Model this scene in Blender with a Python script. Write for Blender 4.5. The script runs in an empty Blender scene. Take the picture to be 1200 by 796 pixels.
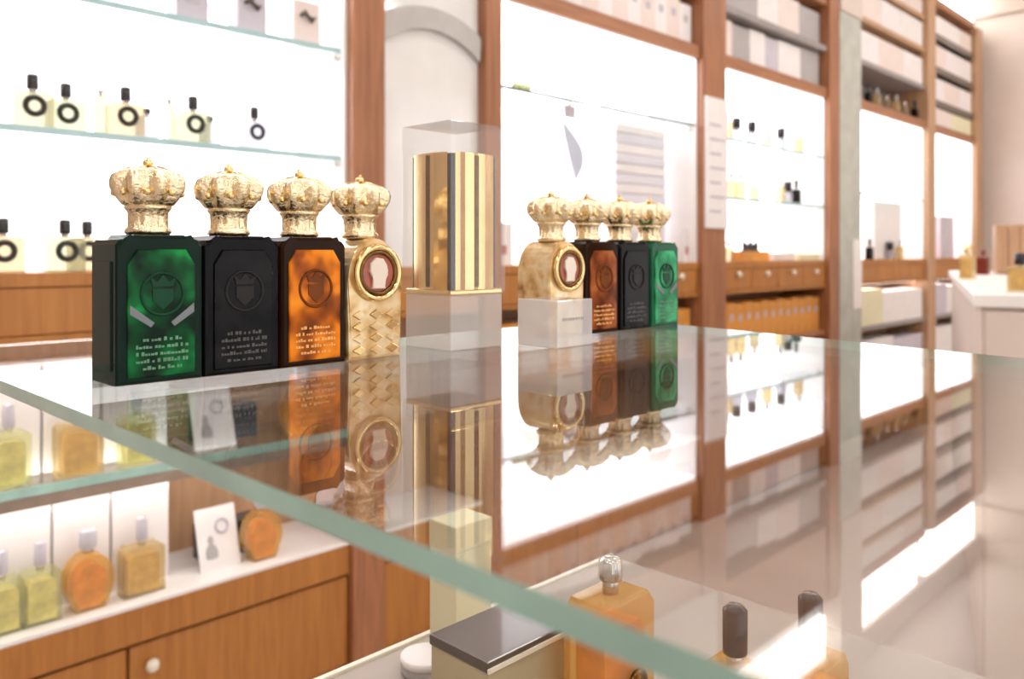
import bpy, bmesh, math, random
from mathutils import Vector, Matrix

# ------------------------------------------------------------------ camera
F_PX, CX, HY = 965.0, 600.0, 296.0           # focal length and principal point in 1200x796 pixels
ANG = math.radians(44.5)
CA, SA = math.cos(ANG), math.sin(ANG)
CAMZ = 1.30
scene = bpy.context.scene
cam_data = bpy.data.cameras.new('camera')
cam = bpy.data.objects.new('camera', cam_data)
scene.collection.objects.link(cam)
cam.location = (0, 0, CAMZ)
cam.rotation_euler = (math.radians(90), 0, -(math.pi / 2 - ANG))
cam_data.sensor_width = 36.0
cam_data.lens = 36.0 * F_PX / 1200.0
cam_data.shift_y = -(398.0 - HY) / 1200.0
cam_data.clip_start = 0.02
cam_data.dof.use_dof = True
cam_data.dof.focus_distance = 0.56
cam_data.dof.aperture_fstop = 8.0
scene.camera = cam

# ------------------------------------------------------------------ world, exposure
world = bpy.data.worlds.new('world')
scene.world = world
world.use_nodes = True
world.node_tree.nodes['Background'].inputs[0].default_value = (1, 0.97, 0.94, 1)
world.node_tree.nodes['Background'].inputs[1].default_value = 1.7
scene.view_settings.view_transform = 'Standard'
scene.view_settings.look = 'None'
scene.view_settings.gamma = 1.0
scene.view_settings.use_curve_mapping = False
scene.view_settings.exposure = 0.0
PANEL_E = 2.6          # backlit shelf panels
STRIP_E = 6.0          # cove strip above the shelves
CEIL_E = 25.0          # recessed ceiling lights

# ------------------------------------------------------------------ pixel helpers
W = 2.15               # front plane of the wall cabinets (Y)
GZ = CAMZ - 0.0778     # top of the glass table


def wx(px, Y=W):
    o = (px - CX) / F_PX
    t = Y / (SA - CA * o)
    return t * (CA + SA * o)


def wt(px, Y=W):
    return Y / (SA - CA * (px - CX) / F_PX)


def wz(px, py, Y=W):
    return CAMZ + (HY - py) / F_PX * wt(px, Y)


# ------------------------------------------------------------------ materials
MATS = {}


def new_mat(name):
    m = bpy.data.materials.new(name)
    m.use_nodes = True
    MATS[name] = m
    nt = m.node_tree
    return m, nt, nt.nodes['Principled BSDF']


def plain(name, col, rough=0.5, metal=0.0, coat=0.0, noise=0.0, nscale=20.0, bump=0.0, bscale=60.0, stretch=(1, 1, 1), spec=0.5):
    m, nt, p = new_mat(name)
    p.inputs['Roughness'].default_value = rough
    p.inputs['Metallic'].default_value = metal
    p.inputs['Coat Weight'].default_value = coat
    p.inputs['Specular IOR Level'].default_value = spec
    tc = nt.nodes.new('ShaderNodeTexCoord')
    mp = nt.nodes.new('ShaderNodeMapping')
    mp.inputs['Scale'].default_value = stretch
    nt.links.new(tc.outputs['Object'], mp.inputs['Vector'])
    nz = nt.nodes.new('ShaderNodeTexNoise')
    nz.inputs['Scale'].default_value = nscale
    nz.inputs['Detail'].default_value = 4
    nt.links.new(mp.outputs[0], nz.inputs['Vector'])
    cr = nt.nodes.new('ShaderNodeValToRGB')
    lo = tuple(c * (1 - noise) for c in col)
    hi = tuple(min(1, c * (1 + noise)) for c in col)
    cr.color_ramp.elements[0].position = 0.3
    cr.color_ramp.elements[1].position = 0.7
    cr.color_ramp.elements[0].color = (*lo, 1)
    cr.color_ramp.elements[1].color = (*hi, 1)
    nt.links.new(nz.outputs['Fac'], cr.inputs[0])
    nt.links.new(cr.outputs[0], p.inputs['Base Color'])
    if bump:
        vz = nt.nodes.new('ShaderNodeTexNoise')
        vz.inputs['Scale'].default_value = bscale
        nt.links.new(mp.outputs[0], vz.inputs['Vector'])
        b = nt.nodes.new('ShaderNodeBump')
        b.inputs['Strength'].default_value = bump
        b.inputs['Distance'].default_value = 0.002
        nt.links.new(vz.outputs['Fac'], b.inputs['Height'])
        nt.links.new(b.outputs[0], p.inputs['Normal'])
    return m


def ramp_noise(name, stops, nscale, rough=0.08, coat=0.0, stretch=(1, 1, 1), metal=0.0):
    m, nt, p = new_mat(name)
    p.inputs['Roughness'].default_value = rough
    p.inputs['Coat Weight'].default_value = coat
    p.inputs['Metallic'].default_value = metal
    p.inputs['Specular IOR Level'].default_value = 0.5 if metal else 0.14
    tc = nt.nodes.new('ShaderNodeTexCoord')
    mp = nt.nodes.new('ShaderNodeMapping')
    mp.inputs['Scale'].default_value = stretch
    nt.links.new(tc.outputs['Object'], mp.inputs['Vector'])
    nz = nt.nodes.new('ShaderNodeTexNoise')
    nz.inputs['Scale'].default_value = nscale
    nz.inputs['Detail'].default_value = 2
    nt.links.new(mp.outputs[0], nz.inputs['Vector'])
    cr = nt.nodes.new('ShaderNodeValToRGB')
    el = cr.color_ramp.elements
    while len(el) < len(stops):
        el.new(0.5)
    for e, (pos, c) in zip(el, stops):
        e.position = pos
        e.color = (*c, 1)
    nt.links.new(nz.outputs['Fac'], cr.inputs[0])
    nt.links.new(cr.outputs[0], p.inputs['Base Color'])
    return m


def thin_glass(name, tint, f0=0.045, rough=0.0, haze=0.0, hazecol=(1, 1, 1)):
    """clear pane: straight transmission plus Schlick reflection on each face"""
    m, nt, p = new_mat(name)
    nt.nodes.remove(p)
    out = nt.nodes['Material Output']
    geo = nt.nodes.new('ShaderNodeNewGeometry')
    dot = nt.nodes.new('ShaderNodeVectorMath')
    dot.operation = 'DOT_PRODUCT'
    nt.links.new(geo.outputs['Normal'], dot.inputs[0])
    nt.links.new(geo.outputs['Incoming'], dot.inputs[1])

    def mth(op, a, b=None):
        n = nt.nodes.new('ShaderNodeMath')
        n.operation = op
        for i, v in enumerate((a, b)):
            if v is None:
                continue
            if isinstance(v, (int, float)):
                n.inputs[i].default_value = v
            else:
                nt.links.new(v, n.inputs[i])
        return n.outputs[0]
    ab = mth('ABSOLUTE', dot.outputs['Value'])
    inv = mth('SUBTRACT', 1.0, ab)
    p5 = mth('POWER', inv, 5.0)
    fr = mth('ADD', mth('MULTIPLY', p5, 1 - f0), f0)
    tr = nt.nodes.new('ShaderNodeBsdfTransparent')
    tr.inputs[0].default_value = (*tint, 1)
    gl = nt.nodes.new('ShaderNodeBsdfGlossy')
    gl.inputs['Roughness'].default_value = rough
    base = tr.outputs[0]
    if haze:
        df = nt.nodes.new('ShaderNodeBsdfDiffuse')
        df.inputs[0].default_value = (*hazecol, 1)
        mh = nt.nodes.new('ShaderNodeMixShader')
        mh.inputs[0].default_value = haze
        nt.links.new(tr.outputs[0], mh.inputs[1])
        nt.links.new(df.outputs[0], mh.inputs[2])
        base = mh.outputs[0]
    mx = nt.nodes.new('ShaderNodeMixShader')
    nt.links.new(fr, mx.inputs[0])
    nt.links.new(base, mx.inputs[1])
    nt.links.new(gl.outputs[0], mx.inputs[2])
    nt.links.new(mx.outputs[0], out.inputs[0])
    return m


def emit(name, col, strength):
    m, nt, p = new_mat(name)
    p.inputs['Base Color'].default_value = (*col, 1)
    p.inputs['Emission Color'].default_value = (*col, 1)
    p.inputs['Emission Strength'].default_value = strength
    return m


def wood(name, dark, light, stretch, nscale=6.0):
    m, nt, p = new_mat(name)
    p.inputs['Roughness'].default_value = 0.38
    tc = nt.nodes.new('ShaderNodeTexCoord')
    mp = nt.nodes.new('ShaderNodeMapping')
    mp.inputs['Scale'].default_value = stretch
    nt.links.new(tc.outputs['Object'], mp.inputs['Vector'])
    nz = nt.nodes.new('ShaderNodeTexNoise')
    nz.inputs['Scale'].default_value = nscale
    nz.inputs['Detail'].default_value = 6
    nz.inputs['Distortion'].default_value = 0.6
    nt.links.new(mp.outputs[0], nz.inputs['Vector'])
    cr = nt.nodes.new('ShaderNodeValToRGB')
    cr.color_ramp.elements[0].position = 0.28
    cr.color_ramp.elements[1].position = 0.72
    cr.color_ramp.elements[0].color = (*dark, 1)
    cr.color_ramp.elements[1].color = (*light, 1)
    nt.links.new(nz.outputs['Fac'], cr.inputs[0])
    nt.links.new(cr.outputs[0], p.inputs['Base Color'])
    b = nt.nodes.new('ShaderNodeBump')
    b.inputs['Strength'].default_value = 0.15
    b.inputs['Distance'].default_value = 0.002
    nt.links.new(nz.outputs['Fac'], b.inputs['Height'])
    nt.links.new(b.outputs[0], p.inputs['Normal'])
    return m


wood('wood_post', (0.27, 0.105, 0.045), (0.43, 0.185, 0.085), (7, 7, 0.6))
wood('wood_rail', (0.30, 0.125, 0.055), (0.45, 0.20, 0.095), (0.6, 7, 7))
wood('wood_drawer', (0.36, 0.135, 0.025), (0.50, 0.21, 0.045), (9, 9, 0.6))
wood('wood_tan', (0.42, 0.24, 0.13), (0.55, 0.34, 0.20), (7, 7, 0.6))
plain('beige_wall', (0.66, 0.57, 0.51), 0.8, noise=0.04, nscale=3)
plain('beige_band', (0.52, 0.43, 0.37), 0.8, noise=0.04, nscale=3)
plain('ceiling_paint', (0.70, 0.62, 0.57), 0.85, noise=0.03, nscale=2)
plain('floor_stone', (0.60, 0.52, 0.47), 0.35, noise=0.08, nscale=2.5)
plain('case_beige', (0.42, 0.36, 0.32), 0.6, noise=0.04, nscale=8)
plain('cream_edge', (0.85, 0.80, 0.68), 0.4, noise=0.03)
plain('white_lacquer', (0.86, 0.84, 0.83), 0.35, noise=0.03, nscale=6)
plain('painted_shade_back', (0.045, 0.035, 0.03), 0.7, noise=0.2)  # shelf shadow put into the colour of the far bay's back
plain('grey_board', (0.33, 0.30, 0.29), 0.6, noise=0.08)
plain('pilaster_stone', (0.47, 0.49, 0.44), 0.35, noise=0.12, nscale=9)
plain('gold_polish', (0.90, 0.68, 0.34), 0.12, metal=1.0, noise=0.05, nscale=40)
plain('gold_crown', (0.94, 0.77, 0.53), 0.26, metal=1.0, noise=0.14, nscale=120, bump=0.5, bscale=420)
plain('gold_dark', (0.18, 0.10, 0.035), 0.25, metal=1.0, noise=0.3, nscale=150)
ramp_noise('gold_glass', [(0.30, (0.30, 0.15, 0.03)), (0.45, (0.80, 0.55, 0.24)), (0.62, (0.93, 0.78, 0.50)), (0.75, (0.75, 0.47, 0.14))], 55, rough=0.15, coat=0.7, metal=0.45)
plain('cameo_cream', (0.88, 0.78, 0.68), 0.3, coat=0.5, noise=0.05)
plain('cameo_red', (0.40, 0.09, 0.05), 0.3, coat=0.5, noise=0.25, nscale=150)
plain('green_dark', (0.006, 0.020, 0.014), 0.06, coat=0.0, spec=0.10, noise=0.3)
plain('green_mid', (0.006, 0.10, 0.045), 0.06, coat=0.0, spec=0.2, noise=0.3)
plain('black_glass', (0.006, 0.006, 0.007), 0.06, coat=0.0, spec=0.10, noise=0.3)
plain('amber_dark', (0.022, 0.009, 0.004), 0.06, coat=0.0, spec=0.10, noise=0.3)
ramp_noise('green_panel', [(0.40, (0.001, 0.014, 0.006)), (0.52, (0.001, 0.060, 0.015)), (0.62, (0.003, 0.15, 0.035)), (0.74, (0.015, 0.42, 0.08))], 42)
ramp_noise('black_panel', [(0.40, (0.002, 0.002, 0.003)), (0.65, (0.009, 0.008, 0.009))], 50)
ramp_noise('amber_panel', [(0.33, (0.10, 0.022, 0.002)), (0.47, (0.40, 0.09, 0.004)), (0.58, (0.85, 0.24, 0.008)), (0.72, (0.98, 0.36, 0.02))], 42)
ramp_noise('green_light_panel', [(0.36, (0.004, 0.12, 0.045)), (0.50, (0.012, 0.26, 0.10)), (0.64, (0.05, 0.48, 0.20))], 42)
ramp_noise('amber_red_panel', [(0.36, (0.10, 0.020, 0.006)), (0.50, (0.24, 0.06, 0.018)), (0.66, (0.45, 0.13, 0.035))], 42)
plain('relief_green', (0.012, 0.075, 0.035), 0.12, coat=0.0, spec=0.12, noise=0.3)
plain('relief_black', (0.03, 0.028, 0.028), 0.15, coat=0.0, spec=0.12, noise=0.3)
plain('relief_amber', (0.22, 0.06, 0.008), 0.12, coat=0.0, spec=0.12, noise=0.3)
plain('print_silver', (0.20, 0.22, 0.24), 0.3, metal=0.3, noise=0.15)
plain('print_green', (0.12, 0.30, 0.17), 0.3, noise=0.25, nscale=200)
plain('print_grey', (0.07, 0.066, 0.06), 0.3, noise=0.25, nscale=200)
plain('print_amber', (0.90, 0.45, 0.12), 0.3, noise=0.15, nscale=200)
thin_glass('table_glass', (0.97, 0.985, 0.98), f0=0.05)
thin_glass('shelf_glass', (0.95, 0.985, 0.985), f0=0.045)
thin_glass('acrylic', (0.97, 0.97, 0.97), f0=0.05, haze=0.06)
thin_glass('acrylic_frost', (0.93, 0.93, 0.94), f0=0.05, rough=0.05, haze=0.42, hazecol=(0.9, 0.89, 0.9))
thin_glass('acrylic_base', (0.95, 0.95, 0.95), f0=0.06, rough=0.02, haze=0.34, hazecol=(0.9, 0.89, 0.88))
plain('glass_edge', (0.36, 0.60, 0.54), 0.12, coat=0.8, noise=0.16, nscale=14)
plain('shelf_edge', (0.42, 0.62, 0.66), 0.2, coat=0.3, noise=0.05)
plain('shelf_edge_dark', (0.07, 0.10, 0.085), 0.2, coat=0.3, noise=0.1)
thin_glass('flacon_yellow', (0.69, 0.67, 0.56), haze=0.15, hazecol=(0.93, 0.86, 0.62))
thin_glass('flacon_green', (0.68, 0.69, 0.57), haze=0.14, hazecol=(0.78, 0.85, 0.58))
thin_glass('flacon_peach', (0.71, 0.65, 0.52), haze=0.16, hazecol=(0.95, 0.78, 0.55))
thin_glass('flacon_clear', (0.66, 0.66, 0.70), haze=0.15, hazecol=(0.9, 0.9, 0.92))
thin_glass('flacon_amber', (0.97, 0.76, 0.38), haze=0.30, hazecol=(0.92, 0.60, 0.22))
thin_glass('tester_green', (0.93, 0.93, 0.74), haze=0.16, hazecol=(0.85, 0.85, 0.55))
plain('pale_liquid', (0.74, 0.66, 0.28), 0.10, coat=0.5, noise=0.3, nscale=30)
plain('sprig_green', (0.62, 0.74, 0.36), 0.5, noise=0.2)
thin_glass('flacon_honey', (0.88, 0.80, 0.60), haze=0.28, hazecol=(0.85, 0.66, 0.34))
plain('amber_liquid', (0.80, 0.29, 0.025), 0.10, coat=0.8, noise=0.35, nscale=30)
plain('honey_liquid', (0.80, 0.52, 0.12), 0.10, coat=0.8, noise=0.3, nscale=40)
plain('cap_black', (0.012, 0.010, 0.013), 0.25, coat=0.3, noise=0.2)
plain('cap_lavender', (0.55, 0.53, 0.60), 0.2, coat=0.3, noise=0.1)
plain('cap_silver', (0.75, 0.72, 0.68), 0.15, metal=0.8, noise=0.1)
plain('ring_black', (0.02, 0.02, 0.015), 0.4, noise=0.3)
plain('red_dark', (0.16, 0.02, 0.012), 0.12, coat=0.6, noise=0.3)
plain('box_white', (0.83, 0.80, 0.80), 0.5, noise=0.03, nscale=10)
plain('box_pink', (0.80, 0.70, 0.66), 0.5, noise=0.04, nscale=10)
plain('box_lavender', (0.58, 0.55, 0.62), 0.5, noise=0.05, nscale=10)
plain('box_pale', (0.74, 0.73, 0.80), 0.5, noise=0.03, nscale=10)
plain('box_grey', (0.42, 0.40, 0.40), 0.5, noise=0.06, nscale=10)
plain('box_cream', (0.78, 0.75, 0.52), 0.5, noise=0.04, nscale=10)
plain('box_olive', (0.50, 0.44, 0.28), 0.5, noise=0.06, nscale=10)
plain('box_orange', (0.72, 0.32, 0.06), 0.45, noise=0.2, nscale=10)
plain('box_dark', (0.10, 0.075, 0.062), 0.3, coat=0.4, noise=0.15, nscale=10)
plain('box_black', (0.03, 0.03, 0.035), 0.3, coat=0.3, noise=0.2)
plain('print_lilac', (0.52, 0.48, 0.54), 0.5, noise=0.05)
plain('mirror_pale', (0.80, 0.80, 0.79), 0.08, coat=0.5, noise=0.05, nscale=5)
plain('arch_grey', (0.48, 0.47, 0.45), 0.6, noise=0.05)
plain('metal_rail', (0.34, 0.27, 0.22), 0.35, metal=0.5, noise=0.1)
emit('lit_panel', (0.965, 0.965, 1.0), PANEL_E)
emit('lit_strip', (1.0, 0.99, 0.97), STRIP_E)
emit('niche_lamp', (1.0, 0.96, 0.92), 9.0)
emit('disc_added_glow', (0.97, 0.97, 0.99), 0.9)  # glow put into the disc so it stays white before the panel
emit('leaf_added_glow', (0.24, 0.24, 0.27), 1.2)  # glow put into the leaf, which would shade too dark there
emit('ceiling_lamp', (1.0, 0.96, 0.90), CEIL_E)


# ------------------------------------------------------------------ mesh helpers
class MB:
    def __init__(self):
        self.bm = bmesh.new()

    def _mi(self, faces, mi):
        for f in faces:
            f.material_index = mi

    def box(self, x0, x1, y0, y1, z0, z1, bevel=0.0, mi=0, seg=2):
        bm = self.bm
        vs = [bm.verts.new((x, y, z)) for z in (z0, z1) for y in (y0, y1) for x in (x0, x1)]
        idx = [(0, 2, 3, 1), (4, 5, 7, 6), (0, 1, 5, 4), (2, 6, 7, 3), (0, 4, 6, 2), (1, 3, 7, 5)]
        fs = [bm.faces.new([vs[i] for i in q]) for q in idx]
        self._mi(fs, mi)
        if bevel:
            es = list({e for f in fs for e in f.edges})
            r = bmesh.ops.bevel(bm, geom=es, offset=bevel, segments=seg, affect='EDGES', profile=0.5)
            self._mi(r['faces'], mi)
        return self

    def prism(self, pts, z0, z1, mi=0, side_mi=None, bevel=0.0):
        """pts: xy polygon, extruded in z"""
        bm = self.bm
        lo = [bm.verts.new((x, y, z0)) for x, y in pts]
        hi = [bm.verts.new((x, y, z1)) for x, y in pts]
        n = len(pts)
        a = bm.faces.new(lo[::-1])
        b = bm.faces.new(hi)
        sides = [bm.faces.new((lo[i], lo[(i + 1) % n], hi[(i + 1) % n], hi[i])) for i in range(n)]
        self._mi([a, b], mi)
        self._mi(sides, mi if side_mi is None else side_mi)
        if bevel:
            es = list(a.edges) + list(b.edges)
            bmesh.ops.bevel(bm, geom=es, offset=bevel, segments=2, affect='EDGES', profile=0.5)
        return self

    def vprism(self, pts, y0, y1, mi=0, bevel=0.0):
        """pts: xz polygon, extruded in y"""
        bm = self.bm
        lo = [bm.verts.new((x, y0, z)) for x, z in pts]
        hi = [bm.verts.new((x, y1, z)) for x, z in pts]
        n = len(pts)
        fs = [bm.faces.new(lo), bm.faces.new(hi[::-1])]
        es = list(fs[0].edges)
        fs += [bm.faces.new((lo[(i + 1) % n], lo[i], hi[i], hi[(i + 1) % n])) for i in range(n)]
        self._mi(fs, mi)
        if bevel:
            bmesh.ops.bevel(bm, geom=es, offset=bevel, segments=2, affect='EDGES', profile=0.5)
        return self

    def lathe(self, prof, seg=32, cx=0, cy=0, lobes=None, mi=0):
        """prof: (r, z) list; lobes: (count, [amplitude per ring])"""
        bm = self.bm
        rings = []
        for k, (r, z) in enumerate(prof):
            if r < 1e-6:
                rings.append([bm.verts.new((cx, cy, z))])
                continue
            row = []
            for i in range(seg):
                a = 2 * math.pi * i / seg
                rr = r
                if lobes:
                    rr = r * (1 + lobes[1][k] * math.cos(lobes[0] * a))
                row.append(bm.verts.new((cx + rr * math.cos(a), cy + rr * math.sin(a), z)))
            rings.append(row)
        fs = []
        for a, b in zip(rings, rings[1:]):
            for i in range(seg):
                j = (i + 1) % seg
                if len(a) == 1:
                    fs.append(bm.faces.new((a[0], b[j], b[i])))
                elif len(b) == 1:
                    fs.append(bm.faces.new((a[i], a[j], b[0])))
                else:
                    fs.append(bm.faces.new((a[i], a[j], b[j], b[i])))
        for row, flip in ((rings[0], True), (rings[-1], False)):
            if len(row) > 1:
                fs.append(bm.faces.new(row[::-1] if flip else row))
        for f in fs:
            f.smooth = True
        self._mi(fs, mi)
        return self

    def tube(self, path, r, seg=8, closed=False, mi=0):
        bm = self.bm
        pts = [Vector(p) for p in path]
        n = len(pts)
        rings = []
        for i, p in enumerate(pts):
            if closed:
                d = pts[(i + 1) % n] - pts[i - 1]
            else:
                d = pts[min(i + 1, n - 1)] - pts[max(i - 1, 0)]
            d.normalize()
            up = Vector((0, 0, 1)) if abs(d.z) < 0.95 else Vector((1, 0, 0))
            u = d.cross(up).normalized()
            v = d.cross(u).normalized()
            rr = r[i] if isinstance(r, (list, tuple)) else r
            rings.append([bm.verts.new(p + rr * (math.cos(2 * math.pi * k / seg) * u + math.sin(2 * math.pi * k / seg) * v)) for k in range(seg)])
        fs = []
        rng = range(n) if closed else range(n - 1)
        for i in rng:
            a, b = rings[i], rings[(i + 1) % n]
            for k in range(seg):
                fs.append(bm.faces.new((a[k], a[(k + 1) % seg], b[(k + 1) % seg], b[k])))
        if not closed:
            fs.append(bm.faces.new(rings[0][::-1]))
            fs.append(bm.faces.new(rings[-1]))
        for f in fs:
            f.smooth = True
        self._mi(fs, mi)
        return self

    def ring_y(self, cx, cz, y, R, r, seg=28, tseg=8):
        """ring standing upright, facing -Y"""
        bm = self.bm
        rows = []
        for i in range(seg):
            a = 2 * math.pi * i / seg
            rows.append([bm.verts.new((cx + (R + r * math.cos(b)) * math.cos(a), y + r * math.sin(b), cz + (R + r * math.cos(b)) * math.sin(a)))
                         for b in [2 * math.pi * k / tseg for k in range(tseg)]])
        for i in range(seg):
            p, q = rows[i], rows[(i + 1) % seg]
            for k in range(tseg):
                f = bm.faces.new((p[k], p[(k + 1) % tseg], q[(k + 1) % tseg], q[k]))
                f.smooth = True
        return self

    def mesh(self, name, mats):
        bmesh.ops.recalc_face_normals(self.bm, faces=self.bm.faces[:])
        me = bpy.data.meshes.new(name)
        self.bm.to_mesh(me)
        self.bm.free()
        for m in (mats if isinstance(mats, (list, tuple)) else [mats]):
            me.materials.append(MATS[m])
        return me


def obj(name, mb, mats, parent=None, loc=(0, 0, 0), rot=(0, 0, 0)):
    o = bpy.data.objects.new(name, mb.mesh(name, mats) if isinstance(mb, MB) else mb)
    scene.collection.objects.link(o)
    o.location = loc
    o.rotation_euler = rot
    if parent:
        o.parent = parent
    return o


def tag(o, label, cat, group=None):
    o['label'] = label
    o['category'] = cat
    if group:
        o['group'] = group
    return o


def thing(name, label, cat, loc=(0, 0, 0), rotz=0.0, group=None):
    o = bpy.data.objects.new(name, None)
    o.empty_display_size = 0.03
    scene.collection.objects.link(o)
    o.location = loc
    o.rotation_euler = (0, 0, rotz)
    return tag(o, label, cat, group)


def struct(o, label, cat='structure'):
    o['kind'] = 'structure'
    return tag(o, label, cat)


def dup(root, loc, label=None, group=None, scale=None, rotz=None):
    r = root.copy()
    scene.collection.objects.link(r)
    r.location = loc
    if scale:
        r.scale = scale
    if rotz is not None:
        r.rotation_euler = (0, 0, rotz)
    if label:
        r['label'] = label
    if group:
        r['group'] = group
    for ch in list(root.children):
        c = ch.copy()
        scene.collection.objects.link(c)
        c.parent = r
        for g in list(ch.children):
            d = g.copy()
            scene.collection.objects.link(d)
            d.parent = c
    return r


def sbox(name, x0, x1, y0, y1, z0, z1, mat, label, cat, bevel=0.0, group=None, structure=False):
    """a thing that is one bevelled slab, origin at its base centre"""
    cx, cy = (x0 + x1) / 2, (y0 + y1) / 2
    o = obj(name, MB().box(x0 - cx, x1 - cx, y0 - cy, y1 - cy, 0, z1 - z0, bevel), mat, None, (cx, cy, z0))
    tag(o, label, cat, group)
    if structure:
        o['kind'] = 'structure'
    return o


# ------------------------------------------------------------------ room
RX0, RX1, RY0, RY1, RZ = -3.2, 8.15, -3.6, 2.62, 3.85
sbox('floor', RX0, RX1, RY0, RY1, -0.05, 0.0, 'floor_stone', 'pale beige polished stone shop floor', 'floor', structure=True)
sbox('ceiling', RX0, RX1, RY0, RY1, RZ, RZ + 0.05, 'ceiling_paint', 'plain beige painted shop ceiling', 'ceiling', structure=True)
sbox('wall_back', RX0, RX1, RY1, RY1 + 0.08, 0, RZ, 'beige_wall', 'beige wall behind the row of perfume shelves', 'wall', structure=True)
sbox('wall_right', RX1, RX1 + 0.08, RY0, RY1 + 0.08, 0, RZ, 'beige_wall', 'plain beige wall at the far end of the shop', 'wall', structure=True)
sbox('wall_left', RX0 - 0.08, RX0, RY0, RY1 + 0.08, 0, RZ, 'beige_wall', 'beige wall at the near end of the shop', 'wall', structure=True)
wf = sbox('wall_front', RX0, RX1, RY0 - 0.12, RY0, 3.3, RZ, 'beige_wall', 'beige lintel over the added open shop front', 'wall', structure=True)  # unseen front, opened up to let in light and brighten the gold
for k in range(6):
    x0 = RX0 + k * (RX1 - RX0 - 0.4) / 5
    obj('added_pier', MB().box(x0 - (RX0 + RX1) / 2, x0 + 0.4 - (RX0 + RX1) / 2, -0.06, 0.06, -3.3, 0, 0.01), 'wood_post', wf)  # unseen dark uprights added for contrast in the gold's reflections
sbox('trim_1', RX1 - 0.05, RX1, RY0, RY1, CAMZ + 2.08, CAMZ + 2.35, 'beige_band', 'darker beige band along the top of the far wall', 'trim', structure=True)
for i, x in enumerate((-1.6, 0.6, 2.8, 5.0, 7.0)):
    for j, y in enumerate((-2.6, -0.9, 0.9)):
        o = thing('ceiling_light', 'square recessed white ceiling light', 'ceiling light', (x, y, RZ - 0.02), 0, 'recessed ceiling lights')
        obj('frame', MB().box(-0.24, 0.24, -0.24, -0.2, 0, 0.02).box(-0.24, 0.24, 0.2, 0.24, 0, 0.02).box(-0.24, -0.2, -0.2, 0.2, 0, 0.02).box(0.2, 0.24, -0.2, 0.2, 0, 0.02), 'white_lacquer', o)
        obj('diffuser', MB().box(-0.2, 0.2, -0.2, 0.2, 0.004, 0.02), 'ceiling_lamp', o)

# ------------------------------------------------------------------ wall cabinets: frame
Z = lambda rel: CAMZ + rel
DEP = 0.28
YB = W + DEP                       # back of the niches
XL0 = wx(-260)
XA0, XA1 = wx(408), wx(445)
XB0, XB1 = wx(563), wx(582)
XC0, XC1 = wx(818), wx(845)
XD0, XD1 = wx(967), wx(978)
XP0, XP1 = wx(978) + 0.002, wx(1010, W - 0.032)
XE0, XE1 = wx(1083), wx(1092)
XF0, XF1 = wx(1140), wx(1147.5)
R_TOP, R_BOT = -0.048, -0.212      # drawer band
DECK, DECKB = -0.89, -0.995
LT0, LT1 = 0.935, 1.0              # rail above the lit niches
SH2 = 1.255
UTOP = 1.5

trim_n = [1]


def post(x0, x1, label, z1=UTOP, mat='wood_post', y0=W - 0.03):
    trim_n[0] += 1
    return sbox('trim_%d' % trim_n[0], x0, x1, y0, RY1, 0, Z(z1), mat, label, 'post', bevel=0.004, structure=True)


post(XL0 - 0.09, XL0, 'wooden post closing the near end of the shelf wall')
post(XA0, XA1, 'wide wooden post between the bright glass shelves and the mirror')
post(XB0, XB1, 'narrow wooden post between the mirror and the white display')
post(XC0, XC1, 'wooden post carrying a white sign strip')
post(XD0, XD1, 'slim wooden post against the grey pilaster', z1=1.95)
post(XE0, XE1, 'slim wooden post between the two far shelf bays', z1=1.95, mat='wood_tan')
post(XF0, XF1, 'slim wooden post at the far end of the shelf bays', z1=1.95, mat='wood_tan')
pl = thing('pilaster', 'pale grey green stone pilaster between wooden shelf bays', 'pilaster', ((XP0 + XP1) / 2, W - 0.02, 0))
hw = (XP1 - XP0) / 2 - 0.005
obj('shaft', MB().box(-hw, hw, -0.012, 0.42, 0.12, Z(1.5), 0.004), 'pilaster_stone', pl)
obj('capital', MB().box(-hw, hw, -0.020, 0.42, Z(1.5), RZ, 0.004), 'beige_wall', pl)
obj('plinth', MB().box(-hw, hw, -0.020, 0.42, 0, 0.12, 0.004), 'white_lacquer', pl)
obj('light_strip', MB().box(0.02, hw - 0.01, -0.020, -0.012, Z(-0.36), Z(0.08), 0.002), 'white_lacquer', pl)

bays = [  # name of the bay, x0, x1
    ('left', XL0, XA0), ('mirror', XA1, XB0), ('white', XB1, XC0), ('bottle', XC1, XD0), ('first', XP1, XE0), ('second', XE1, XF0)]
bay_words = {'left': 'under the bright glass shelves of perfume', 'mirror': 'under the tall mirror', 'white': 'under the white display with the leaf disc',
             'bottle': 'under the shelves of small bottles', 'first': 'beside the grey pilaster', 'second': 'beside the far beige wall'}


def rail(x0, x1, z0, z1, label, mat='wood_rail', y0=W - 0.012):
    trim_n[0] += 1
    return sbox('trim_%d' % trim_n[0], x0, x1, y0, RY1, Z(z0), Z(z1), mat, label, 'rail', bevel=0.003, structure=True)


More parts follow.
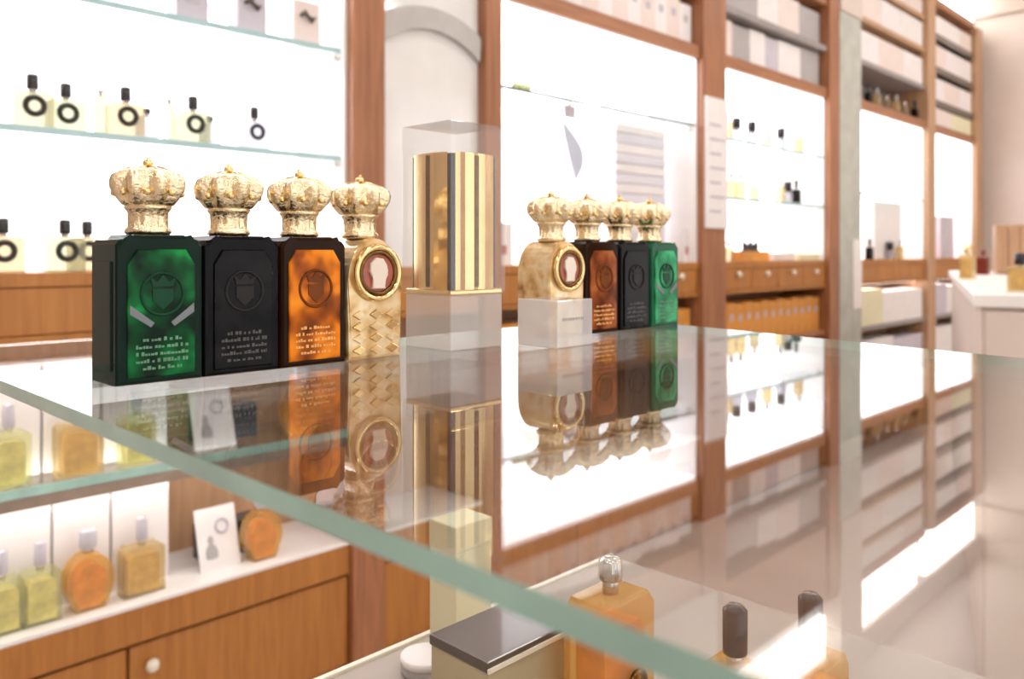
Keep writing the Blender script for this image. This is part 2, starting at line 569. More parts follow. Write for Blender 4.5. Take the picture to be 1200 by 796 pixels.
# ---- drawer bands and base cabinets
def drawer_unit(x0, x1, z0, z1, label, n, knobs, mat='wood_drawer', strips=True):
    t = thing('drawer_cabinet', label, 'cabinet', ((x0 + x1) / 2, W, Z(z0)))
    hx = (x1 - x0) / 2 - 0.001
    h = z1 - z0
    obj('carcass', MB().box(-hx, hx, 0.02, RY1 - W - 0.005, 0, h), mat, t)
    obj('top_rail', MB().box(-hx, hx, -0.006, 0.02, h - h * 0.2, h, 0.002), mat, t)
    obj('bottom_rail', MB().box(-hx, hx, -0.006, 0.02, 0, h * 0.10, 0.002), mat, t)
    w = 2 * hx / n
    for k in range(n):
        d = obj('drawer', MB().box(-hx + k * w + 0.003, -hx + (k + 1) * w - 0.003, -0.002, 0.02, h * 0.11, h * 0.79, 0.003), mat, t)
        if knobs:
            obj('knob', MB().lathe([(0.0, -0.028), (0.012, -0.026), (0.016, -0.018), (0.012, -0.010), (0.007, -0.006), (0.007, 0.004)], 16), 'cream_edge', d,
                (-hx + (k + 0.5) * w, -0.002, h * 0.6), (math.radians(-90), 0, 0)).scale = (1, 1, 1)
    return t


for nm, x0, x1 in bays:
    L = x1 - x0
    n = max(1, round(L / 0.34))
    drawer_unit(x0, x1, R_BOT, R_TOP, 'honey wood drawer band ' + bay_words[nm], n, nm in ('bottle', 'white'))
    # base cabinet
    t = thing('base_cabinet', 'low honey wood base cabinet ' + bay_words[nm], 'cabinet', ((x0 + x1) / 2, W, 0))
    hx = L / 2 - 0.001
    hb = Z(DECK) - 0.012
    obj('carcass', MB().box(-hx, hx, 0.02, RY1 - W - 0.005, 0.0, hb), 'wood_drawer', t)
    obj('front_rail', MB().box(-hx, hx, -0.012, 0.02, Z(DECKB) + 0.004, hb, 0.003), 'wood_drawer', t)
    obj('top_board', MB().box(-hx, hx, -0.012, RY1 - W - 0.005, hb, Z(DECK), 0.002), 'white_lacquer', t)
    nd = 2 if nm == 'left' else max(1, round(L / 0.42))
    w = 2 * hx / nd
    for k in range(nd):
        d = obj('door', MB().box(-hx + k * w + 0.003, -hx + (k + 1) * w - 0.003, -0.004, 0.02, 0.03, Z(DECKB) - 0.006, 0.004), 'wood_drawer', t)
        obj('knob', MB().lathe([(0.0, -0.030), (0.013, -0.028), (0.018, -0.018), (0.012, -0.010), (0.008, -0.006), (0.008, 0.004)], 16), 'cream_edge', d,
            (-hx + (k + 0.5) * w if nm != 'left' else wx(175) - (x0 + x1) / 2 - (1 - k) * w, -0.004, Z(DECKB) - 0.06), (math.radians(-90), 0, 0))

# ---- lower open niches back boards
for nm, x0, x1 in bays:
    trim_n[0] += 1
    sbox('trim_%d' % trim_n[0], x0, x1, YB, RY1, Z(DECK), Z(R_BOT), 'wood_tan', 'tan wood back board of the open niche ' + bay_words[nm], 'back board', structure=True)

# ---- lamps under the drawer bands
for nm, x0, x1 in bays:
    if nm in ('mirror', 'white', 'bottle'):
        continue
    o = sbox('niche_light', x0 + 0.03, x1 - 0.03, W + 0.05, W + 0.09, Z(R_BOT) - 0.006, Z(R_BOT), 'niche_lamp', 'slim white strip lamp fixed ' + bay_words[nm].replace('under', 'to the drawers under'), 'strip lamp', bevel=0.0015)

# ---- lit niches
lit_words = {'left': 'bright white backlit panel behind the glass perfume shelves', 'white': 'bright white backlit panel behind the leaf disc display',
             'bottle': 'bright white backlit panel behind the small dark capped bottles', 'first': 'bright white backlit panel beside the grey pilaster',
             'second': 'bright white backlit panel beside the far beige wall'}
TOPZ = {'left': UTOP - 0.08, 'white': LT0, 'bottle': LT0, 'first': LT0, 'second': LT0}
for nm, x0, x1 in bays:
    if nm == 'mirror':
        continue
    L = x1 - x0
    t = thing('light_panel', lit_words[nm], 'light panel', ((x0 + x1) / 2, YB, Z(R_TOP)))
    n = 3 if nm == 'left' else 2 if nm in ('white', 'bottle') else 1
    w = L / n
    for k in range(n):
        obj('diffuser', MB().box(-L / 2 + k * w + 0.001, -L / 2 + (k + 1) * w - 0.001, 0.0, 0.03, 0.0, TOPZ[nm] - R_TOP, 0.0015), 'lit_panel', t)
    trim_n[0] += 1
    sbox('trim_%d' % trim_n[0], x1 - 0.012, x1, W + 0.005, YB, Z(R_TOP), Z(TOPZ[nm]), 'white_lacquer', 'white side board of the niche with the ' + lit_words[nm][13:], 'side board', structure=True)
    t2 = thing('soffit_light', 'white soffit light over the ' + lit_words[nm][13:], 'soffit light', ((x0 + x1) / 2, W + 0.01, Z(TOPZ[nm]) - 0.012))
    obj('diffuser', MB().box(-L / 2 + 0.002, L / 2 - 0.014, 0.0, DEP - 0.012, 0.0, 0.0118, 0.001), 'lit_panel', t2)
    obj('backing', MB().box(-L / 2, L / 2, 0.031, RY1 - YB - 0.002, 0, TOPZ[nm] - R_TOP), 'white_lacquer', t)

# mirror bay
x0, x1 = XA1, XB0
t = thing('glossy_panel', 'tall pale glossy panel with grey arch between two wooden posts', 'wall panel', ((x0 + x1) / 2, W + 0.012, Z(R_TOP)))
L = x1 - x0
obj('face', MB().box(-L / 2 + 0.002, L / 2 - 0.002, 0, 0.01, 0, UTOP - 0.08 - R_TOP), 'mirror_pale', t)
obj('backing', MB().box(-L / 2 + 0.002, L / 2 - 0.002, 0.01, RY1 - W - 0.02, 0, UTOP - 0.08 - R_TOP), 'box_grey', t)
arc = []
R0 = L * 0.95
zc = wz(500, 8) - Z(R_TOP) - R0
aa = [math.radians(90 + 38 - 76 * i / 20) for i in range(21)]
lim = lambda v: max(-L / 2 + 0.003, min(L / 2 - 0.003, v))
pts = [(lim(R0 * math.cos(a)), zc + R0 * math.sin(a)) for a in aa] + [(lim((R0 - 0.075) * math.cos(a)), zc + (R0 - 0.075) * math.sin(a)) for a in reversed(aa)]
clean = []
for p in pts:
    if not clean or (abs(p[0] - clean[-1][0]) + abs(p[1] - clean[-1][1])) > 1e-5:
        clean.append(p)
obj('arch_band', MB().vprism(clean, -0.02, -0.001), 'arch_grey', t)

# rails above
rail(XL0, XA0, UTOP - 0.08, UTOP, 'wooden top rail over the bright glass shelves')
rail(XA1, XB0, UTOP - 0.08, UTOP, 'wooden top rail over the tall mirror')
for nm, x0, x1 in bays:
    if nm in ('left', 'mirror'):
        continue
    w_ = {'white': 'the white leaf disc display', 'bottle': 'the small bottle display', 'first': 'the lit bay beside the pilaster', 'second': 'the lit bay beside the far wall'}[nm]
    rail(x0, x1, LT0, LT1, 'wooden rail over ' + w_)
    top = UTOP if nm in ('white', 'bottle') else 1.95
    trim_n[0] += 1
    sbox('trim_%d' % trim_n[0], x0, x1, YB, RY1, Z(LT1), Z(top), 'painted_shade_back' if nm in ('second',) else 'grey_board', 'dark back board of the box shelves over ' + w_, 'back board', structure=True)
rail(XB1, XC0, 1.26, UTOP, 'wooden cornice over the row of upright boxes')
rail(XC1, XD0, UTOP, 1.95, 'wooden cornice over the upper box shelves beside the pilaster')
# bulkhead and cove strip over the shelves
trim_n[0] += 1
sbox('trim_%d' % trim_n[0], XL0 - 0.09, XC1, W + 0.02, RY1, Z(UTOP), Z(1.999), 'beige_wall', 'beige bulkhead over the near shelf bays', 'bulkhead', structure=True)
trim_n[0] += 1
sbox('trim_%d' % trim_n[0], XL0 - 0.09, RX1, W + 0.02, RY1, Z(2.36), RZ, 'beige_wall', 'beige bulkhead between cove light and ceiling', 'bulkhead', structure=True)
cs = thing('cove_light', 'long white cove light running over the shelf wall', 'cove light', (3.0, W + 0.05, Z(2.0)))
segs = [(XL0, XA0), (XA0, XC0), (XC0, XP0 - 0.01), (XP1 + 0.01, XE0), (XE1, RX1 - 0.06)]
for a, b in segs:
    obj('diffuser', MB().box(a + 0.01 - 3.0, b - 0.01 - 3.0, 0, 0.04, 0.10 if b < XP1 else 0.0, 0.36, 0.003), 'lit_strip', cs)
obj('housing', MB().box(XL0 - 3.0, RX1 - 0.06 - 3.0, 0.041, RY1 - W - 0.06, 0, 0.36), 'white_lacquer', cs)


# ------------------------------------------------------------------ glass shelves
def glass_shelf(x0, x1, z, label, th=0.017, edge='shelf_edge', y0=W, y1=YB):
    t = thing('glass_shelf', label, 'shelf', ((x0 + x1) / 2, y0, Z(z) - th))
    hx = (x1 - x0) / 2 - 0.026
    obj('pane', MB().box(-hx, hx, 0.002, y1 - y0 - 0.001, 0, th), 'shelf_glass', t)
    obj('front_edge', MB().box(-hx, hx, -0.001, 0.002, 0, th), edge, t)
    for s in (-1, 1):
        obj('bracket', MB().box(s * hx - 0.008 if s > 0 else -hx - 0.012, s * hx + 0.013 if s > 0 else -hx + 0.008, 0.03, 0.05, -0.012, 0, 0.001), 'cap_silver', t)
    return t


SZ1, SZ2 = 0.297, 0.627
glass_shelf(XL0, XA0, SZ1, 'clear glass shelf carrying bottles with black ring emblems')
glass_shelf(XL0, XA0, SZ2, 'clear glass shelf carrying lavender boxes above the ring emblem bottles')
glass_shelf(XB1, XC0, 0.618, 'thin glass shelf with dark edge above the leaf disc', edge='shelf_edge_dark', th=0.012)
glass_shelf(XC1, XD0, 0.585, 'upper glass shelf of the small dark capped bottles')
glass_shelf(XC1, XD0, 0.285, 'middle glass shelf of the small pale bottles')
glass_shelf(XP1, XE0, 0.40, 'glass shelf in the lit bay beside the grey pilaster')
ls = thing('glass_shelf', 'thick glass shelf with brown metal rail between two rows of perfume boxes', 'shelf', ((XL0 + XA0) / 2, W, Z(-0.60)))
hx = (XA0 - XL0) / 2 - 0.002
obj('pane', MB().box(-hx, hx, 0.0, YB - W - 0.001, 0.032, 0.052, 0.001), 'shelf_glass', ls)
obj('front_edge', MB().box(-hx, hx, -0.004, -0.0005, 0.030, 0.054, 0.001), 'glass_edge', ls)
obj('support_rail', MB().box(-hx, hx, 0.0, 0.03, 0.0, 0.031, 0.002), 'metal_rail', ls)
obj('strip_lamp', MB().box(-hx + 0.02, hx - 0.02, 0.034, 0.060, 0.006, 0.030, 0.002), 'niche_lamp', ls)
for s in (-0.9, -0.3, 0.3, 0.9):
    obj('support_arm', MB().box(s * hx - 0.008, s * hx + 0.008, 0.061, YB - W - 0.001, 0.008, 0.031, 0.002), 'metal_rail', ls)


# ------------------------------------------------------------------ perfume flacons on the wall shelves
def make_flacon(name, label, body_mat, w, d, h, cap_w, cap_h, cap_mat='cap_black', ring=True, group=None, liquid=None, shape='square'):
    t = thing(name, label, 'bottle', (0, 0, 0), 0, group)
    sh = h * 0.93
    if shape == 'square':
        prof = [(-w / 2, 0), (w / 2, 0), (w / 2, sh * 0.92), (w * 0.38, sh), (-w * 0.38, sh), (-w / 2, sh * 0.92)]
    else:
        prof = [(w * 0.30 * sx, 0) for sx in (-1, 1)]
        prof += [(w / 2 * math.cos(a), sh * 0.5 + sh * 0.5 * math.sin(a)) for a in [math.radians(-45 + 270 * i / 24) for i in range(25)]]
    obj('body', MB().vprism(prof, -d / 2, d / 2, bevel=min(w, d) * 0.06), body_mat, t)
    if liquid:
        k = 0.74
        obj('liquid', MB().vprism([(x * k, 0.006 + z * 0.78) for x, z in prof], -d * 0.38, d * 0.38), liquid, t)
    obj('neck', MB().lathe([(cap_w * 0.34, sh), (cap_w * 0.34, sh + h * 0.10)], 16), 'cap_silver', t)
    obj('cap', MB().lathe([(cap_w / 2 * 0.96, sh + h * 0.08), (cap_w / 2, sh + h * 0.09), (cap_w / 2, sh + h * 0.08 + cap_h - 0.003), (cap_w / 2 - 0.003, sh + h * 0.08 + cap_h)], 20), cap_mat, t)
    if ring:
        obj('ring_emblem', MB().ring_y(0, h * 0.56, -d / 2 - 0.002, w * 0.225, w * 0.080), 'ring_black', t)
    return t


def on_wall(px, Y):
    return wx(px, Y)


# ring emblem bottles, middle shelf
YF = W + 0.045
fl_y = make_flacon('perfume_bottle', 'x', 'flacon_yellow', 0.088, 0.035, 0.092, 0.027, 0.036)
fl_g = make_flacon('perfume_bottle', 'x', 'flacon_green', 0.088, 0.035, 0.092, 0.027, 0.036)
fl_p = make_flacon('perfume_bottle', 'x', 'flacon_peach', 0.088, 0.035, 0.092, 0.027, 0.036)
fl_c = make_flacon('perfume_bottle', 'x', 'flacon_clear', 0.080, 0.035, 0.088, 0.025, 0.034)
mid = [(fl_y, 38, 0.0, 'pale yellow perfume bottle with the largest black ring, near end of its glass shelf'),
       (fl_g, 77, 0.06, 'pale green ring emblem bottle standing just behind the big yellow one'),
       (fl_p, 147, 0.0, 'peach tinted bottle with black ring emblem on the middle glass shelf'),
       (fl_g, 226, 0.0, 'green tinted bottle with black ring emblem on the middle glass shelf'),
       (fl_c, 298, 0.0, 'colourless bottle with small ring emblem, last one toward the wide wooden post')]
used = set()


def place(proto, loc, label, group=None, scale=None):
    if id(proto) in used:
        return dup(proto, loc, label, group, scale)
    used.add(id(proto))
    proto.location = loc
    proto['label'] = label
    if scale:
        proto.scale = scale
    if group:
        proto['group'] = group
    return proto


for proto, px, dy, lab in mid:
    place(proto, (on_wall(px, YF + dy), YF + dy, Z(SZ1)), lab, 'ring emblem bottles on the glass shelves')
small = make_flacon('perfume_bottle', 'x', 'flacon_clear', 0.055, 0.03, 0.085, 0.022, 0.016, ring=False)
for px, lab in ((172, 'small clear bottle tucked behind the peach ring emblem bottle'), (246, 'small clear bottle tucked behind the green ring emblem bottle')):
    place(small, (on_wall(px, YF + 0.12), YF + 0.12, Z(SZ1)), lab, 'small clear bottles behind the ring emblem bottles')
vial = make_flacon('perfume_vial', 'x', 'flacon_green', 0.024, 0.024, 0.105, 0.018, 0.008, 'cap_lavender', ring=False)
place(vial, (on_wall(198, YF), YF, Z(SZ1)), 'slim green vial beside the green ring emblem bottle')
place(vial, (on_wall(118, YF), YF, Z(SZ1)), 'slim green vial beside the peach ring emblem bottle')
# bottom of the lit niche
low = [(fl_p, 3, 0.0, 'peach ring emblem bottle on the wooden drawer top, near end'),
       (fl_g, 76, 0.0, 'green ring emblem bottle on the drawer top beside the dark green crown bottle'),
       (fl_p, 102, 0.06, 'peach bottle half hidden behind the green one on the drawer top')]
for proto, px, dy, lab in low:
    place(proto, (on_wall(px, YF + dy), YF + dy, Z(R_TOP)), lab, 'ring emblem bottles on the drawer top', (1, 1, 1.0))
# lavender boxes on the upper shelf
for k, (px, m, lab) in enumerate(((226, 'box_lavender', 'pale lavender carton on the top glass shelf, first of three'), (296, 'box_lavender', 'lavender carton with brown bow, middle of the top glass shelf'),
                                  (360, 'box_pink', 'pinkish carton with dark bow on the top glass shelf beside the wooden post'))):
    t = thing('gift_carton', lab, 'box', (on_wall(px, YF), YF + 0.03, Z(SZ2)), 0, 'cartons on the top glass shelf')
    obj('body', MB().box(-0.045, 0.045, -0.03, 0.03, 0, 0.135, 0.002), m, t)
    if k:
        obj('bow', MB().tube([(-0.026, -0.036, 0.085), (-0.012, -0.04, 0.098), (0, -0.038, 0.088), (0.012, -0.04, 0.078), (0.026, -0.036, 0.090)], [0.004, 0.009, 0.005, 0.009, 0.004], 8), 'box_dark', t)
    else:
        obj('label', MB().box(-0.02, 0.02, -0.0315, -0.03, 0.05, 0.08), 'print_lilac', t)

# ------------------------------------------------------------------ white display bay
YD = YB - 0.03
xd = on_wall(664, YD)
t = thing('leaf_disc', 'round white plaque with added glow and a grey leaf under the thin glass shelf', 'plaque', (xd, YD, Z(0.25)))
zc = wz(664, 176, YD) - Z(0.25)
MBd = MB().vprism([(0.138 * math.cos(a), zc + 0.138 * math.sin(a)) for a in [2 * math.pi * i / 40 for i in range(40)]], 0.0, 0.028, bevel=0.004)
obj('disc', MBd, 'disc_added_glow', t)
lf = []
for i in range(13):
    u = i / 12
    lf.append((-0.03 + 0.09 * u + 0.085 * math.sin(math.pi * u), zc + 0.12 - 0.25 * u))
for i in range(12, -1, -1):
    u = i / 12
    lf.append((-0.03 + 0.09 * u - 0.006 * math.sin(math.pi * u), zc + 0.12 - 0.25 * u))
lf2 = []
for p in lf:
    if not lf2 or (abs(p[0] - lf2[-1][0]) + abs(p[1] - lf2[-1][1])) > 1e-5:
        lf2.append(p)
if abs(lf2[0][0] - lf2[-1][0]) + abs(lf2[0][1] - lf2[-1][1]) < 1e-5:
    lf2.pop()
obj('leaf', MB().vprism(lf2, -0.012, 0.0), 'leaf_added_glow', t)
obj('stand', MB().box(-0.01, 0.01, 0.001, 0.02, R_TOP - 0.25, zc - 0.14), 'white_lacquer', t)
x0, x1 = on_wall(722, YD - 0.11), on_wall(780, YD - 0.11)
nz_ = 9
zb, zt = wz(745, 240, YD), wz(745, 132, YD)
hh = (Z(0.618) - 0.02 - Z(R_TOP)) / 14
for k in range(14):
    o = sbox('flat_carton', x0, x1, YD - 0.11, YD - 0.01, Z(R_TOP) + k * hh, Z(R_TOP) + (k + 1) * hh - 0.004, 'box_white' if k % 2 else 'box_pale',
             ('flat white carton' if k % 2 else 'flat pale lavender carton') + ' in the tall stack beside the leaf disc', 'box', bevel=0.004, group='flat cartons stacked in the white display')
    obj('spacer', MB().box(-(x1 - x0) / 2 + 0.01, (x1 - x0) / 2 - 0.01, -0.04, 0.04, hh - 0.004, hh), 'box_pale', o)
card = thing('price_card', 'small lavender card clipped under the thin glass shelf', 'card', (on_wall(668, W + 0.02), W + 0.02, Z(0.545)))
obj('card', MB().box(-0.035, 0.035, 0, 0.003, 0, 0.05, 0.001), 'print_lilac', card)
obj('clip', MB().box(-0.008, 0.008, -0.002, 0.012, 0.05, 0.0625, 0.001), 'cap_silver', card)
lab_ = ['small pale card on the drawer top beside the gold bar display', 'small pale card on the drawer top beside the sign post']
for px, lab in zip((592, 806), lab_):
    c = thing('price_card', lab, 'card', (on_wall(px, W + 0.05), W + 0.05, Z(R_TOP)), 0, 'price cards in the white display')
    obj('card', MB().box(-0.04, 0.04, 0, 0.004, 0.004, 0.16, 0.001), 'box_white', c)
    obj('print', MB().box(-0.02, 0.005, -0.0015, 0.0, 0.04, 0.075), 'cameo_red', c)
    obj('foot', MB().box(-0.04, 0.04, -0.01, 0.03, 0, 0.004), 'box_white', c)
# small green plant sprig on the shelf
t = thing('green_sprig', 'small pale green sprig lying on the thin dark edged glass shelf', 'sprig', (on_wall(612, W + 0.05), W + 0.05, Z(0.618)))
obj('stem', MB().tube([(-0.05, 0, 0.006), (0, 0.004, 0.012), (0.05, 0, 0.006)], 0.004), 'sprig_green', t)
for k in range(5):
    a = -0.04 + k * 0.02
    obj('leaf', MB().lathe([(0, -0.020), (0.010, -0.008), (0.011, 0.006), (0, 0.020)], 8), 'sprig_green', t, (a, 0.004 * (-1) ** k, 0.022), (0.5 * (-1) ** k, 0.4, 0))
# sign strip on the post
t = thing('sign_strip', 'tall narrow white sign strip with grey lines on the wooden post', 'sign', ((XC0 + XC1) / 2, W - 0.031, wz(830, 268)))
sh = wz(830, 116) - wz(830, 268)
hx = (XC1 - XC0) / 2 - 0.006
obj('plate', MB().box(-hx, hx, -0.012, 0, 0, sh, 0.003), 'box_white', t)
for k in range(7):
    obj('printed_line', MB().box(-hx * 0.7, hx * (0.3 + 0.4 * (k % 2)), -0.0135, -0.012, sh * (0.12 + 0.11 * k), sh * (0.12 + 0.11 * k) + 0.012), 'print_lilac', t)

# ------------------------------------------------------------------ small bottle bay
tiny = {}
for key, (bm_, cm_, w_, h_, ch_) in {'dark': ('flacon_clear', 'cap_black', 0.07, 0.065, 0.058), 'pale': ('flacon_honey', 'cap_lavender', 0.055, 0.10, 0.035),
                                    'black': ('black_glass', 'cap_black', 0.06, 0.09, 0.05), 'peach': ('flacon_peach', 'cap_silver', 0.05, 0.08, 0.03)}.items():
    tiny[key] = make_flacon('small_bottle', 'x', bm_, w_, 0.035, h_, 0.048 if key == 'dark' else 0.022, ch_, cm_, ring=False)
rows = [
    (0.585, [('pale', 852, 'pale bottle at the sign post end of the upper small bottle shelf'), ('dark', 863, 'clear bottle with fat black cap near the sign post, upper small bottle shelf'),
             ('dark', 881, 'second fat black capped clear bottle on the upper small bottle shelf'), ('pale', 899, 'pale bottle between black capped ones on the upper small bottle shelf'),
             ('dark', 915, 'fat black capped clear bottle standing alone toward the pilaster'), ('pale', 936, 'pale bottle at the pilaster end of the upper small bottle shelf')]),
    (0.285, [('pale', 857, 'honey bottle at the sign post end of the middle small bottle shelf'), ('pale', 868, 'second honey bottle on the middle small bottle shelf'),
             ('peach', 884, 'peach bottle on the middle small bottle shelf'), ('pale', 914, 'honey bottle before the black one on the middle small bottle shelf'),
             ('dark', 923, 'clear black capped bottle beside the solid black one'), ('black', 933, 'solid black bottle at the pilaster end of the middle shelf')]),
    (R_TOP, [('peach', 854, 'peach bottle on the drawer top near the sign post')]),
]
for z, items in rows:
    for key, px, lab in items:
        place(tiny[key], (on_wall(px, YF), YF, Z(z)), lab, 'small bottles in the bay beside the pilaster')
for px0, px1, z0, z1, m, lab in ((862, 896, R_TOP + 0.0, R_TOP + 0.055, 'box_orange', 'low tan tray on the drawer top under the black letters strip'),
                                 (902, 925, R_TOP, R_TOP + 0.045, 'box_pink', 'low pinkish carton on the drawer top toward the pilaster'),
                                 (930, 955, R_TOP, R_TOP + 0.04, 'box_cream', 'low cream carton on the drawer top against the pilaster')):
    sbox('low_carton', wx(px0, W + 0.06), wx(px1, W + 0.06), W + 0.03, W + 0.09, Z(z0), Z(z1), m, lab, 'box', bevel=0.003)
t = thing('letter_strip', 'black strip sign standing on the low tan tray', 'sign', (on_wall(879, W + 0.06), W + 0.06, Z(R_TOP + 0.055)))
obj('foot', MB().box(-0.08, 0.08, -0.015, 0.015, 0, 0.006), 'box_black', t)
for k in range(5):
    obj('letter_block', MB().box(-0.078 + k * 0.034, -0.078 + k * 0.034 + 0.026, -0.006, 0.006, 0.006, 0.04 + 0.012 * (k % 2 == 0), 0.002), 'box_black', t)


# ------------------------------------------------------------------ carton rows
def carton_row(x0, x1, z, specs, labels, group, y0=W + 0.03, dep=0.14, name='carton', mark=True):
    """specs: list of (relative width, height, material)"""
    tot = sum(s[0] for s in specs)
    x = x0
    for k, (rw, h, m) in enumerate(specs):
        w = (x1 - x0) * rw / tot
        t = thing(name, labels[k % len(labels)] if isinstance(labels, list) else labels, 'box', (x + w / 2, y0, Z(z)), 0, group)
        obj('body', MB().box(-w / 2 + 0.001, w / 2 - 0.001, 0, dep, 0, h, 0.002), m, t)
        if mark:
            obj('label', MB().box(-w * 0.18, w * 0.18, -0.001, 0.0, h * 0.55, h * 0.72), 'print_lilac', t)
        x += w


n = 13
carton_row(XB1 + 0.01, XC0 - 0.01, LT1, [(1, 0.205 + 0.01 * ((k * 7) % 3 - 1), 'box_pink' if k % 2 else 'box_white') for k in range(n)],
           ['slim upright white carton with lilac label in the row over the white display', 'slim upright pink carton with lilac label in the row over the white display'], 'upright cartons over the white display')
carton_row(XC1 + 0.01, XD0 - 0.02, LT1, [(1, 0.20, 'box_pink'), (1.2, 0.19, 'box_grey'), (1.1, 0.20, 'box_white'), (1.0, 0.19, 'box_lavender'), (1.8, 0.20, 'box_white'), (1.6, 0.21, 'box_grey')],
           ['pink carton against the sign post on the shelf over the small bottles', 'first grey carton on the shelf over the small bottles', 'narrow white carton on the shelf over the small bottles',
            'lavender carton on the shelf over the small bottles', 'wide white carton on the shelf over the small bottles', 'grey carton against the slim post over the small bottles'],
           'cartons over the small bottle display', mark=False)
sh_ = sbox('wall_shelf', XC1, XD0, W - 0.01, YB - 0.002, Z(SH2 - 0.035), Z(SH2), 'grey_board', 'dark grey shelf board over the cartons beside the pilaster', 'shelf', bevel=0.002)
carton_row(XC1 + 0.01, XD0 - 0.01, SH2, [(2.2, 0.16, 'box_grey'), (1.2, 0.19, 'box_white'), (1.4, 0.21, 'box_pink'), (1.4, 0.2, 'box_grey')],
           ['wide grey carton on the dark shelf board', 'white carton on the dark shelf board', 'pink carton on the dark shelf board', 'grey carton on the dark shelf board by the slim post'],
           'cartons on the dark shelf board', mark=False)

# far bays
farb = [('first', XP1, XE0, 'beside the pilaster'), ('second', XE1, XF0, 'beside the far wall')]
for nm, x0, x1, wd in farb:
    levels = [1.27, 1.555, 1.80] if nm == 'first' else [1.20, 1.46, 1.72]
    for k, z in enumerate(levels):
        nth = ('lower', 'middle', 'upper')[k]
        sbox('wall_shelf', x0, x1, W - 0.005, YB - 0.002, Z(z - (0.05 if nm == 'second' else 0.035)), Z(z), ('grey_board', 'wood_tan', 'wood_tan')[k] if nm == 'first' else 'box_dark', '%s shelf board in the far bay %s' % (nth, wd), 'shelf', bevel=0.002)  # second bay: dark boards continue the painted shadow gaps
        n = 3
        if nm == 'first':
            hgt = [0.20, 0.19, 0.13][k]
        else:
            hgt = [0.175, 0.175, 0.15][k]
        carton_row(x0 + 0.006, x1 - 0.006, z, [(1 + 0.2 * ((j + k) % 2), hgt, ('box_white', 'box_pink', 'box_white')[(j + k) % 3]) for j in range(n)],
                   ['%s on the %s shelf, far bay %s' % (q, nth, wd) for q in (('carton by the pilaster', 'carton in the middle', 'carton by the slim post') if nm == 'first' else ('carton by the slim post', 'carton in the middle', 'carton by the far wall'))], 'cartons on the %s shelf %s' % (nth, wd), y0=W + 0.01, mark=False)
rail(XP1, XE0, 1.93, 1.99, 'wooden top rail of the far bay beside the pilaster')
rail(XE1, XF0, 1.93, 1.99, 'wooden top rail of the far bay beside the far wall')
# little bottles over the rail of the first far bay
tb = ['pink', 'cream', 'peach', 'pale', 'black']
for k, px in enumerate((1018, 1028, 1039, 1050, 1060, 1072)):
    key = 'black' if k in (0, 5) else ('peach', 'pale')[k % 2]
    lab = ['black bottle on the wooden rail touching the pilaster side', 'honey bottle next to the black one over the first far bay', 'first peach bottle in the row on the far wooden rail',
           'middle honey bottle of the row on the far wooden rail', 'second peach bottle in the row on the far wooden rail', 'black bottle at the slim post end of the far wooden rail'][k]
    place(tiny[key], (on_wall(px, W + 0.04), W + 0.04, Z(LT1)), lab, 'little bottles on the far wooden rail')
carton_row(XE1 + 0.006, XF0 - 0.006, LT1, [(1, 0.14, 'box_pink'), (1, 0.14, 'box_cream')], ['pink carton on the rail of the far bay beside the far wall', 'cream carton on the rail of the far bay beside the far wall'],
           'cartons on the far rail', y0=W + 0.01, mark=False)
# things in the far lit bays
sbox('display_carton', wx(1018, W + 0.1), wx(1050, W + 0.1), W + 0.06, W + 0.14, Z(R_TOP), Z(0.36), 'box_white', 'tall pale carton in the lit bay beside the pilaster', 'box', bevel=0.003)
place(tiny['black'], (on_wall(1019, W + 0.03), W + 0.03, Z(R_TOP)), 'black bottle on the drawer top at the pilaster side of the far lit bay', 'bottles in the far lit bays')
place(tiny['dark'], (on_wall(1043, W + 0.03), W + 0.03, Z(R_TOP)), 'clear black capped bottle before the tall pale carton', 'bottles in the far lit bays')
place(tiny['pale'], (on_wall(1055, W + 0.03), W + 0.03, Z(R_TOP)), 'honey bottle beside the tall pale carton', 'bottles in the far lit bays')
sbox('display_carton', wx(1096, W + 0.12), wx(1112, W + 0.12), W + 0.08, W + 0.14, Z(R_TOP), Z(0.30), 'box_lavender', 'pale lavender carton in the lit bay beside the far wall', 'box', bevel=0.003)

# lower niches of the other bays
nb = 13
carton_row(XC1 + 0.02, XD0 - 0.02, -0.47, [(1, 0.20 + 0.008 * (k % 2), 'box_orange') for k in range(nb)], 'slim orange carton in the row under the knobbed drawers', 'orange cartons under the drawers', mark=True)
sbox('wall_shelf', XC1, XD0, W, YB - 0.002, Z(-0.50), Z(-0.47), 'wood_rail', 'wooden shelf board under the row of orange cartons', 'shelf', bevel=0.002)
sbox('wall_shelf', XB1, XC0, W, YB - 0.002, Z(-0.50), Z(-0.47), 'wood_rail', 'wooden shelf board in the niche under the leaf disc display', 'shelf', bevel=0.002)
carton_row(XB1 + 0.02, XC0 - 0.02, -0.47, [(1, 0.2, 'box_pink' if k % 2 else 'box_orange') for k in range(9)], ['upright orange carton in the niche under the leaf disc display', 'upright pink carton in the niche under the leaf disc display'], 'cartons under the leaf disc display', mark=False)
